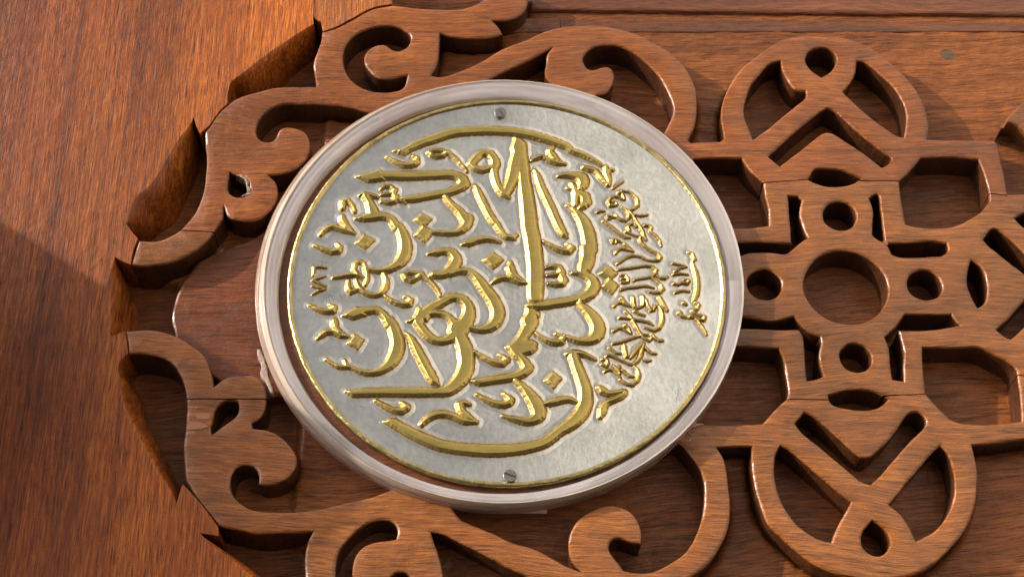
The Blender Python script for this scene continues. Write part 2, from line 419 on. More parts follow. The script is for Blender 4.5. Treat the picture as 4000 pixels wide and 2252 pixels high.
m, nt, p = new_mat('light_blocker_dark'); p.inputs['Base Color'].default_value = (.015, .011, .009, 1); p.inputs['Roughness'].default_value = .6; M_dark = m  # near black, for the added side wall that takes light away
m, nt, p = new_mat('pale_render'); p.inputs['Base Color'].default_value = (.27, .265, .25, 1); p.inputs['Roughness'].default_value = .9; M_plaster = m

# ---------------------------------------------------------------- surroundings out of shot, some added to shape the light
def box_world(name, lo, hi, mat, kind=None):
    x0, y0, z0 = lo; x1, y1, z1 = hi
    V = [(x0,y0,z0),(x1,y0,z0),(x1,y1,z0),(x0,y1,z0),(x0,y0,z1),(x1,y0,z1),(x1,y1,z1),(x0,y1,z1)]
    F = [[0,3,2,1],[4,5,6,7],[0,1,5,4],[1,2,6,5],[2,3,7,6],[3,0,4,7]]
    return to_obj(name, V, F, mat, panel=False, kind=kind, smooth=20)
to_obj('ground', [(-60, -60, 0), (60, -60, 0), (60, 60, 0), (-60, 60, 0)], [[0, 1, 2, 3]], M_paving, panel=False, kind='structure', smooth=20)
box_world('wall', (-0.9, 0.026, 0.004), (0.9, 0.066, 2.6), M_slab, 'structure')  # unseen slab added behind the panel to block sky light

box_world('added_side_wall', (-1.0, -1.5, 0.004), (-0.62, 0.02, 2.6), M_dark, 'structure')  # unseen dark wall added to cut fill light and darken reflections
box_world('added_building', (-30, -27.0, 0.004), (36, -24.0, 15), M_plaster, 'structure')  # unseen block added to dim what the metal reflects
# ---------------------------------------------------------------- fretwork
OUT = """B1 1045,362! 1190,365 1260,340 1350,290 L2 165,640 270,530 370,400 440,240 480,90 L1 490,1250 505,1060 490,900 488,780 480,690!
 520,640 650,460 790,330 940,245 1150,185 1380,130 1600,122 1880,118! A2 445,600 430,480 455,400 490,310 497,240!
 600,212 750,132 880,66 1030,38! 1250,62 1430,68 1570,62 1660,30 1740,-20 1830,-120! U 990,-200! 1015,-80 1005,10 975,120 900,190 740,255 560,258!
 640,340 690,430! 560,465 300,482 60,465 A2 1390,250! 1388,300 1375,450 1350,520 1320,565! 1400,577 U 0,940 200,870 400,780 600,660 740,590 1000,490 1200,400 1400,340 1600,318 1933,318
 A3 700,195 900,240 1030,300 1200,400 1330,540 1390,680 1400,800 1385,930 1330,1052! 1350,1072! 1570,1065! 1605,1040! 1580,900 1590,780 1640,650 1730,520 1850,420
 A4 0,360 100,300 250,272 400,272 600,290 800,370 950,490 1080,620 1160,740 1205,870 1215,960 1205,1047! 1400,1055 1700,1055! 1740,1080! 1770,1250
 R2 1720,200 1762,440! 1933,432 S 4300,750! 4300,1715! D4 1933,408! 1700,440 1545,455! 1580,620 1580,800 1550,960 1480,1110 1380,1230 1250,1350 1100,1430 950,1460 800,1475 650,1455 500,1420 350,1350 200,1240 100,1150 0,1050
 D3 1870,900 1830,750 1810,600 1813,465! 1700,460 1545,470! 1600,560 1630,700 1645,850 1650,980 1620,1120 1560,1240 1480,1350 1350,1450 1250,1520 1000,1720!
 D2 375,1720! 375,1520 370,1450 365,1350 370,1260 390,1180 425,1105! 200,1115 0,1120 D1 1800,1090 1655,1062! 1500,875 1400,722! 1390,600 1385,450 1405,300 1410,130
 L3 490,572 470,450 430,340 380,250 300,160 B1 1180,1235 1060,1215 972,1218! 960,1130 945,1052! 1100,1035 1260,1060 1380,1110
 L3 560,5 640,60 700,130 745,240 770,340 785,438! 870,370 960,330 1100,318 1240,325 1320,410 1350,480 1350,572 1350,640 1330,700 1280,780 1195,828! 1200,885! 1300,895 1430,930 1540,1000 1630,1100
 HK 565,60 555,120 510,190 440,235 370,258 290,255! 288,180 255,130 210,118 150,130 105,180 93,250 110,330 180,400 260,437 400,450 550,450 700,432 830,405 960,372 1090,345 S 1600,1880!
 1250,1650! 1120,1450 1060,1250 1050,1000 1120,820 1300,640! 1480,480! A2 930,870! 800,835 650,800 483,787 L1 1600,340 1420,350 1300,410 1210,480 1150,580 1130,690 1170,770 1250,810 1330,805 1385,750 1410,665 1480,632 1600,635 1700,670 1780,730 1810,820 1805,920 1750,1040 1650,1130 1520,1190 1420,1220 1290,1235!
 1350,1290 1395,1370 L2 1405,150 1380,290 1280,410 1150,500 1000,520 860,500 770,460 722,335! 712,490! 600,660 500,790 370,890 200,990 0,1060 B1 1180,550 1080,560 985,548!"""
HOLES = ["""U 520,1000 700,900 900,810 1100,710 1230,640 1310,602! 1240,690 1235,800 1215,900 1240,990 1320,1060! A3 200,720! 0,760! U 300,1150!""",
 """A3 640,715! 700,705 750,650 772,590 765,540 740,505 680,505 590,525 550,480 540,430 590,370 680,340 800,345 900,385 1000,460 1100,560 1170,680 1210,780 1215,850 1190,920 1150,1000! 1050,1040! 800,880!""",
 """A3 1370,1195! 1540,1190 1735,1195! 1800,1290 R1 1060,310! 1075,450 1110,600 1117,770! 900,795 740,795! S 2800,850! 2740,730!""",
 """R1 740,955! 1000,950 1362,967! 1350,800 1330,600 1325,450! 1430,458! 1470,490! 1445,640 1485,800 1532,897! 1450,960 1290,1078 1180,1060 1000,1060 870,1070 780,1110!""",
 """R3 780,375! 950,390 1080,420 1200,420 1300,390 1385,372! 1440,440 1510,515 1560,550 1665,590! 1682,610 1668,720 1662,850 1705,1012! 1600,1055 1530,1060! 1515,900 1500,700 1480,560 1440,512! 1200,512 1000,500 760,492!""",
 """R3 700,690! 900,700 1225,717! 1262,800 1295,1000 1328,1200 1312,1262! 1200,1360 D3 1890,292! 1700,300 1450,295 1330,280! S 2690,1560! 2800,1420!""",
 """S 2640,1720! D3 1290,465! 1370,560 1430,660 1455,780 1450,900 1430,1020 1380,1160 1300,1270 1200,1340 1080,1400 980,1415 850,1400! 790,1320 745,1260 735,1200 770,1160 830,1160 900,1190 978,1200! 982,1140 960,1050 900,960 820,920 740,905 620,940 520,1000 460,1080 430,1150 432,1250 450,1330 525,1408! 400,1360 300,1300 150,1230 D2 1933,1185 1800,1120 1650,1060 1550,1020! 1518,985! 1480,930! S 1780,1900! 2000,1945! 2300,1900!""",
 """A2 1165,270 1155,330 1110,375 1060,382 1010,365 985,340 900,345 850,375 815,430 825,490 870,550 930,590 1000,595 1070,580 1140,565! 1122,640 1100,665 1020,690 900,690 800,660 720,600 675,520 660,430 680,340 750,260 850,215 970,195 1070,205 1130,235""",
 """L1 795,1190! 860,1240 940,1235 1010,1300 1040,1400 L2 1040,120 1010,190 930,222 850,205 780,150 L1 765,1400 780,1300""",
 """L3 1040,600! 1055,680 1020,760 940,820 850,890 765,950! 745,890 780,810 790,720 840,640 910,595""",
 """D2 970,1022 1040,1040 1070,1110 1058,1160! 1020,1170 900,1185 800,1230 740,1320 728,1400 725,1500 710,1650! 590,1650! 596,1500 600,1400 620,1270 700,1160 800,1070 880,1030""",
 """D2 1320,1110! 1400,1120 1500,1170 1700,1270 1933,1395 D3 170,1475 300,1600! D2 1440,1650! 1425,1520 1400,1360 1380,1280 1345,1190!""",
 """A4 405,580! 330,530 285,450 310,390 380,362 460,368 508,410 515,460 480,530""",
 """A4 675,455! 740,470 850,560 950,660 1020,780 1045,900 1030,1032! 1000,1032 930,990 800,900 680,800 570,690! 620,630 660,550""",
 """A4 95,455! 110,530 160,620 220,680 285,685! 295,720 230,780 120,870 0,970 A3 1825,1045! 1790,960 1757,850 1770,750 1810,640 1870,560 A4 0,490 50,465""",
 """A4 5,1180! 210,990 400,840 450,815! 480,820 650,970 900,1175 935,1190 910,1235 860,1262! 700,1140 500,1010 450,995 410,1005 250,1130 90,1250!""",
 """A4 300,1350! 335,1310 340,1280 450,1272 560,1285 650,1320 703,1343! 640,1385 500,1405 400,1390""",
 """D4 460,80! 560,50 700,35 800,50 880,85 912,105! 880,140 800,180 720,190 600,175 480,140""",
 """D4 275,205! 330,225 500,370 700,545 770,545 830,500 950,370 1060,220 1100,200 1170,225 1195,280 1170,330 1050,450 850,680 780,750! 720,735 600,640 400,470 250,350 205,290!""",
 """D4 95,455! 150,480 350,650 550,820 628,882! 590,950 520,1080 480,1187! 380,1160 230,1060 130,930 70,780 50,640 65,520""",
 """D4 1300,460! 1350,500 1390,600 1412,720 1402,850 1355,980 1260,1100 1120,1177! 1080,1090 1010,980 918,903! 1050,740 1200,560""",
 """D4 790,1022! 850,1060 910,1130 922,1200 890,1260 820,1290 740,1250 705,1180 730,1090""",
 """R2 820,48! 1100,38 1445,55! 1500,200 1550,380 1562,510! 1480,610 1350,700 1180,775 1000,795 850,790 700,765 660,750! 640,650 615,500 600,380 595,295! 700,190 760,120""",
 """R4 845,705! 1200,710 1460,708 1560,760 1780,870 1850,940 1868,1020 1892,1200 D4 1912,150 1918,272! 1700,295 1500,290 1400,265 1300,180 1195,65! R4 860,1050 845,850""",
 """R2 270,480! 350,425 370,440 392,600 415,800 435,950! 395,945 300,870! 310,700 310,600""",
 """R2 450,962! 700,955 920,938 1100,965! 1128,1000 1090,1070 1040,1100! 900,1105 600,1110 510,1080! 480,1010""",
 """R4 650,348! 900,352 1150,350! 1200,420 1240,465! 1000,508 850,518 580,520! 605,600 642,760 635,900 640,1067! 520,1050! 495,900 480,700 435,595! 560,480""",
 """S 3966,850! 4010,830 4060,840! 4060,915! 4000,886""",
 """R2 1500,920! 1590,808 1640,808 1780,910 1933,1060 2200,1330! 2100,1430! 1933,1285 1700,1100 1530,965""",
 """R4 1640,515! 1780,380 1933,210 2200,-50! 2300,60! 1933,490 1795,615! 1740,600""",
 """R2 1365,1145! 1345,1200 1325,1330 R4 1325,0 1350,100 1415,240 1440,275! 1475,270 1525,190 1540,80 R2 1535,1400 1490,1250 1440,1180"""]
loops = [loop(OUT)]+[loop(h) for h in HOLES]+[circ(3305, 1119, 163), circ(3281, 841, 65), circ(2986, 1110, 67), circ(3344, 1395, 62), circ(3613, 1111, 67)]
loops.append(circ(1562, 2275, 45))
V, F = prism(loops, 0.0, -0.24, 0.013)
bmf = recalc(V, F)
def poly_f(pts):
    P = unproj(pts); return lambda x: float(np.interp(x, P[:, 0], P[:, 1]))
J1 = poly_f([(300, 897), (701, 899), (836, 905), (1100, 905), (2850, 712), (3005, 712), (3157, 700), (3361, 705), (3515, 707), (3700, 740), (3937, 763), (3965, 730), (4600, 700)])
J2 = poly_f([(300, 1556), (727, 1557), (1035, 1557), (2850, 1558), (3074, 1558), (3237, 1560), (3456, 1544), (3620, 1538), (3960, 1462), (4300, 1500)])
fret = thing('carved_fretwork', 'red-brown carved wooden fretwork of scrolls, petals and slots surrounding the round medallion', 'wood carving', (0.6, 0, -.12))
def piece(lo, hi, mat, label):
    b = bmf.copy()
    for f, keep in ((lo, 1), (hi, -1)):
        if f is None: continue
        for v in b.verts:
            v.co.y -= f(v.co.x)+0.0022*mnoise.noise(Vector((v.co.x*14, 0, keep)))
        g_ = list(b.verts)+list(b.edges)+list(b.faces)
        bmesh.ops.bisect_plane(b, geom=g_, dist=1e-6, plane_co=(0, 0.0026*keep, 0), plane_no=(0, 1, 0), clear_outer=(keep < 0), clear_inner=(keep > 0))
        for v in b.verts: v.co.y += f(v.co.x)+0.0022*mnoise.noise(Vector((v.co.x*14, 0, keep)))
    V, F = bm_arrays(b); b.free()
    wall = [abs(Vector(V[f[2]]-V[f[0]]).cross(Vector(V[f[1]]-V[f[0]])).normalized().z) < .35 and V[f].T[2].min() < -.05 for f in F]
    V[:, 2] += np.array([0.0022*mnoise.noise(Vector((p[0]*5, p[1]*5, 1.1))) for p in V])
    o = to_obj('carved_board', V, F, [mat, M_cutface], fret); o['label'] = label
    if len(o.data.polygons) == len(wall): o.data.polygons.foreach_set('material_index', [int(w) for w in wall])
    else: print('wall mismatch')
piece(J1, None, M_fretU, 'upper carved board with the large curling scrolls')
piece(J2, J1, M_fretM, 'middle carved board with the pierced star')
piece(None, J2, M_fretL, 'lower carved board with scrolls and petal ring')
corner = [loop("L5 2400,-60! 1933,440 1720,660 1610,780 1480,990! 1600,880 1740,880 1933,1010 2400,1400!")]
V, F = prism(corner, 0.0, -0.2, 0.012, grid=0)
o = to_obj('carved_board', V, F, M_fretM, fret); o['label'] = 'tip of the next carved petal at the right edge'
# filler patch and splinters
for t, zz in (("L3 500,835 560,825 650,830 715,850 735,875! 690,890 600,900 500,905!", .0022), ("L3 600,740 660,722 730,735 760,770 700,795 620,790 585,765", .0022)):
    V, F = prism([loop(t)], zz, -.004, .0015, grid=0); to_obj('filler_patch', V, F, M_fill, fret)
def splinter(txt, zt=.002):
    L = loop(txt, step=.005, jig=.002); V, F = prism([L], zt, -.05, .002, 2, grid=0); to_obj('splinter', V, F, M_splint, fret)
splinter("L1 860,1240! 940,1228 1010,1280 1040,1330 1025,1380 1050,1450! 1020,1450! 1010,1380 990,1310 930,1260")
splinter("L2 1000,0! 1030,40 1035,90 1070,110 1050,170 1075,185! 1010,205 940,228! 960,205 1005,180 1025,120")
splinter("L2 640,800! 690,760 660,810 610,860!", -.085)
# ---------------------------------------------------------------- boards left of the fretwork
def rolled(txt, zt, depth, mat, parent, label=None):
    q = parse(txt)
    L = loop(txt, step=.02); L = L if area(L) > 0 else L[::-1].copy()
    n = -normals(L); N = len(L); V = []; F = []
    # smooth the rolling width along the edge
    w = L[:, 2].copy()
    T = [0, .004, .12, .26, .42, .58, .74, .88, 1.0]
    rings = []
    for k, t in enumerate(T):
        wob = np.array([1+.28*mnoise.noise(Vector((p[0]*5, p[1]*5, .7*k))) for p in L])
        zz = -depth*(t**1.9)
        rings.append(np.c_[L[:, :2]+n*(w*t*wob)[:, None], np.full(N, zt+zz)])
    for R_ in rings: V += R_.tolist()
    for k in range(len(T)-1):
        for i in range(N):
            j = (i+1) % N; F.append([k*N+i, (k+1)*N+i, (k+1)*N+j, k*N+j])
    v, f = cap([rings[0]], .12); b = len(V); V += np.c_[v, np.full(len(v), zt)].tolist(); F += (f+b).tolist()
    bm = recalc(V, F); V, F = bm_arrays(bm); bm.free()
    o = to_obj('plank', V, F, mat, parent, smooth=45)
    if label: o['label'] = label
    return o
door = thing('door_board', 'plain varnished red-brown board with vertical grain left of the fretwork, diagonal shadow edge across it', 'door board', (-1.9, 0, -.1))
B1T = """S -900,-500! 1215,-500! 1226,0 1222,50 1224,96! A2 425,190,30 200,330,90 A1 1925,480,120 1810,570,70 1750,615,10! 1730,650,0 1722,780,0!
 L1 650,460 520,640 432,712! 370,600,10 345,520,0! 300,620,50 A1 1370,1020,110 1250,1220,150 1130,1400,170 B1 1010,50,180 985,140,170 955,245,20! 1043,355,0! 1010,430 985,548! 940,535,30 868,490,20!
 850,560,60 815,680,150 793,800,170 795,930,150 818,1050,90 838,1088,5! 945,1052! 970,1215! 905,1275,20! 880,1345,60! 905,1450,100 D1 890,20,120 935,180,120 1010,340,120 1110,530,110 1210,700,90 1290,810,60 1335,895,10! 1378,750,0!
 1500,880 1645,1068! 1650,1140,0! 1510,1120,0! 1590,1200,60 1760,1340,100 1933,1490,110 D2 120,1620,110 S 1200,2480! -900,2480!"""
def rescale(txt):
    return txt
rolled(B1T, 0.004, .25, M_board, door, 'large plain plank')
B2T = """S 1233,-500! 1229,0 1226,50 1228,78 A2 458,150 490,168! 503,240! 600,206 750,126 880,62 1028,32! 1018,-10,30 990,-60,40! S 1515,-500!"""
rolled(B2T, 0.003, .2, M_board2, door, 'narrow plank right of the open crack')
# ---------------------------------------------------------------- recessed ground behind the fretwork
back = thing('recessed_ground', 'darker carved wooden ground seen through the openings of the fretwork', 'wood panel', (0.5, 0, -.2))
xs = np.arange(-3.2, 3.3, .0125); ys = np.arange(-2.0, 2.3, .0125)
X, Y = np.meshgrid(xs, ys)
pits = ["S 1250,60! 1330,200! 1240,385! 1000,375! 860,420! 780,300! 1100,0!", "S 850,420! 860,760! 760,900! 560,960! 380,1000! 480,400! 760,400!",
        "S 400,960! 700,1060! 720,1340! 380,1340!", "S 380,1330! 640,1330! 770,1500! 780,2000! 600,2000! 380,1500!", "S 680,2000! 1190,2085! 1190,2500! 680,2500!",
        "S 1480,-400! 1990,-400! 1850,60! 1480,60!"]
P = np.c_[X.ravel(), Y.ravel()]; Z = np.full(len(P), -.16)
out_l = loop(OUT, step=.05, jig=0)
Z[~inside(P, [out_l]) & (P[:, 0] > -.9)] = -.115
for t in pits: Z[inside(P, [loop(t, step=.1, jig=0)])] = -.225
Z = Z.reshape(X.shape)
for _ in range(2):
    Zp = np.pad(Z, 1, mode='edge'); Z = (Zp[:-2, 1:-1]+Zp[2:, 1:-1]+Zp[1:-1, :-2]+Zp[1:-1, 2:]+2*Zp[1:-1, 1:-1])/6
nz = np.array([mnoise.noise(Vector((a*7, b_*16, 2))) * .005 + mnoise.noise(Vector((a*26, b_*38, 5)))*.0022 for a, b_ in P]).reshape(X.shape)
Z = Z+nz
ny, nx = X.shape; idx = np.arange(nx*ny).reshape(ny, nx)
Fq = np.stack([idx[:-1, :-1], idx[:-1, 1:], idx[1:, 1:], idx[1:, :-1]], -1).reshape(-1, 4)
to_obj('panel_sheet', np.c_[X.ravel(), Y.ravel(), Z.ravel()], Fq, M_ground, back, smooth=None)
STEP = "S 760,985! B1 1350,620 1310,700 1290,760 1272,850 1272,930 1290,1000 1300,1080 1400,1200 S 800,1420! 950,1540! 1200,1500! 1150,1200! 1080,900! 1150,720! 1000,880 850,940 780,975"
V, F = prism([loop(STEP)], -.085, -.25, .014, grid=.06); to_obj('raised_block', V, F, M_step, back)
# moulding along the top
mould = thing('frame_moulding', 'dark stepped wooden moulding running along the top edge of the panel', 'moulding', (1.6, 1.6, -.1))
def strip(name, y0s, y1s, x0s, x1s, zt, mat, rr=.008):
    L = loop(f"S {x0s},{y0s[0]}! {x1s},{y0s[1]}! {x1s},{y1s[1]}! {x0s},{y1s[0]}!", step=.05)
    V, F = prism([L], zt, -.2, rr, grid=.2); return to_obj(name, V, F, mat, mould)
strip('moulding_strip', (18, 40), (74, 70), 2193, 4700, -.1105, M_seat)
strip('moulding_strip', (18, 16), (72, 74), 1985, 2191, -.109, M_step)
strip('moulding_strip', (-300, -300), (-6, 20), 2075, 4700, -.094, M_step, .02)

# ---------------------------------------------------------------- medallion
ZP = .070                                            # rim plane of the plate
PC = np.array([0.0, -.035]); PR = .988
med = thing('calligraphy_medallion', 'round silver medallion with raised gold calligraphy in a cloudy plastic ring', 'medallion', (0, -.03, 0))
def revolve(name, prof, mat, n=240, centre=None, jig=0, smooth=35, parent=med):
    """prof: list of (cx, cy, r, z)"""
    V = []; F = []
    for k, (cx, cy, r_, z) in enumerate(prof):
        for i in range(n):
            t = 2*math.pi*i/n
            j = jig*mnoise.noise(Vector((math.cos(t)*9, math.sin(t)*9, k*1.7)))+jig*.6*mnoise.noise(Vector((math.cos(t)*30, math.sin(t)*30, k*2.7)))
            V.append((cx+(r_+j)*math.cos(t), cy+(r_+j)*math.sin(t), z+j*.4))
    for k in range(len(prof)-1):
        for i in range(n):
            j = (i+1) % n; F.append([k*n+i, k*n+j, (k+1)*n+j, (k+1)*n+i])
    bm = recalc(V, F); V, F = bm_arrays(bm); bm.free()
    return to_obj(name, V, F, mat, parent, smooth=smooth)
# seat of wood seen through the clear gap
V = [(-.02, -.03, .036)]+[(-.022+1.003*math.cos(2*math.pi*i/180), -.040+1.003*math.sin(2*math.pi*i/180), .036) for i in range(180)]
F = [[0, i+1, (i+1) % 180+1] for i in range(180)]
V += [(v[0], v[1], -.1) for v in V[1:]]; F += [[i+1, i+181, (i+1) % 180+181, (i+1) % 180+1] for i in range(180)]
to_obj('wooden_seat', V, F, M_seat, med)
A_ = (-.034, .001, 1.108); B_ = (-.013, -.012, 1.080); C_ = (-.022, -.040, 1.004)
def lerp(a, b_, t): return tuple(a[i]*(1-t)+b_[i]*t for i in range(3))
revolve('plastic_base', [(*A_, -.03), (*A_, .0), (*lerp(A_, B_, .10), .008), (*lerp(A_, B_, .25), .016), (*lerp(A_, B_, .40), .020), (*lerp(A_, B_, .48), .026)], M_acr_base, jig=.0018, smooth=50)
revolve('plastic_wall', [(*lerp(A_, B_, .46), .024), (*lerp(A_, B_, .52), .034), (*lerp(A_, B_, .60), .042), (*lerp(A_, B_, .85), .055), (*lerp(A_, B_, .96), .060), (*B_, .063), (*lerp(B_, C_, .05), .0625)], M_acr_side, jig=.0012, smooth=50)
revolve('plastic_ring', [(*lerp(B_, C_, .05), .0615), (*lerp(B_, C_, .12), .058), (*lerp(B_, C_, .20), .059), (*lerp(B_, C_, .40), .0600), (*lerp(B_, C_, .46), .0585), (*lerp(B_, C_, .52), .0592), (*lerp(B_, C_, .72), .0580), (*lerp(B_, C_, .78), .056), (*lerp(B_, C_, .88), .0560), (*lerp(B_, C_, .95), .050), (*C_, .044), (*C_, .008)], M_acr_top, jig=.0012, smooth=50)
# glue squeezed out at lower left and right
glue_t = [("S 1004,1362! 1009,1395 1018,1430 1016,1458 1030,1480 1045,1502 1058,1530 1066,1537 1070,1530 1060,1495 1046,1460 1036,1420 1024,1380 1014,1360!", .004),
          ("D3 1330,300! 1400,285 1445,290 1400,305 1345,335 1345,378! 1336,350 1322,320!", .006), ("D3 1352,398! 1362,395 1352,420 1320,432! 1345,410", .004)]
for t, z in glue_t:
    V, F = prism([loop(t, step=.006, jig=.004)], z, -.03, .004, 2, grid=0); to_obj('glue_smear', V, F, M_glue, med)
# a scrap of tape under the ring
V, F = prism([loop("D2 1933,940! D3 20,935! 265,915! 262,948! 120,945! D2 1933,948!")], -.03, -.034, .001, 2, grid=0); to_obj('tape_scrap', V, F, M_glue, med)

# silver plate: a lightly dished sheet
nr, na = 60, 360; V = []; F = []
for k in range(nr+1):
    r_ = .968*k/nr
    for i in range(na):
        t = 2*math.pi*i/na; x = r_*math.cos(t); y = r_*math.sin(t)
        z = ZP-.012-.004*(1-(r_/.966)**2)+.0042*mnoise.noise(Vector((x*2.2, y*2.2, 3)))*(1-(r_/.966)**6)
        V.append((PC[0]+x, PC[1]+y, z))
for k in range(nr):
    for i in range(na):
        j = (i+1) % na; F.append([k*na+i, (k+1)*na+i, (k+1)*na+j, k*na+j])
bm = recalc(V, F); V, F = bm_arrays(bm); bm.free()
if True:
    to_obj('silver_plate', V, F, M_silver, med, smooth=None)
def plate_z(x, y):
    r_ = np.hypot(x, y)/.966
    return ZP-.012-.004*(1-r_**2)
# rim
tooth = lambda i: 0
V = []; F = []; na = 1440
prof = [(.959, -.016), (.9645, -.009), (.969, -.003), (.974, -.0005), (.979, -.002), (.983, -.004), (.986, -.007), (.988, -.013), (.988, -.035)]
for k, (r_, z) in enumerate(prof):
    for i in range(na):
        t = 2*math.pi*i/na
        j = .0016*mnoise.noise(Vector((math.cos(t)*14, math.sin(t)*14, k*.8)))
        if k in (0, 1): j += .0022*mnoise.noise(Vector((i*.45, k, 0)))
        V.append((PC[0]+(r_+j)*math.cos(t), PC[1]+(r_+j)*math.sin(t), ZP+z+j*.7))
for k in range(len(prof)-1):
    for i in range(na):
        j = (i+1) % na; F.append([k*na+i, k*na+j, (k+1)*na+j, (k+1)*na+i])
bm = recalc(V, F); V, F = bm_arrays(bm); bm.free()
to_obj('gold_rim', V, F, M_rim, med, smooth=60)

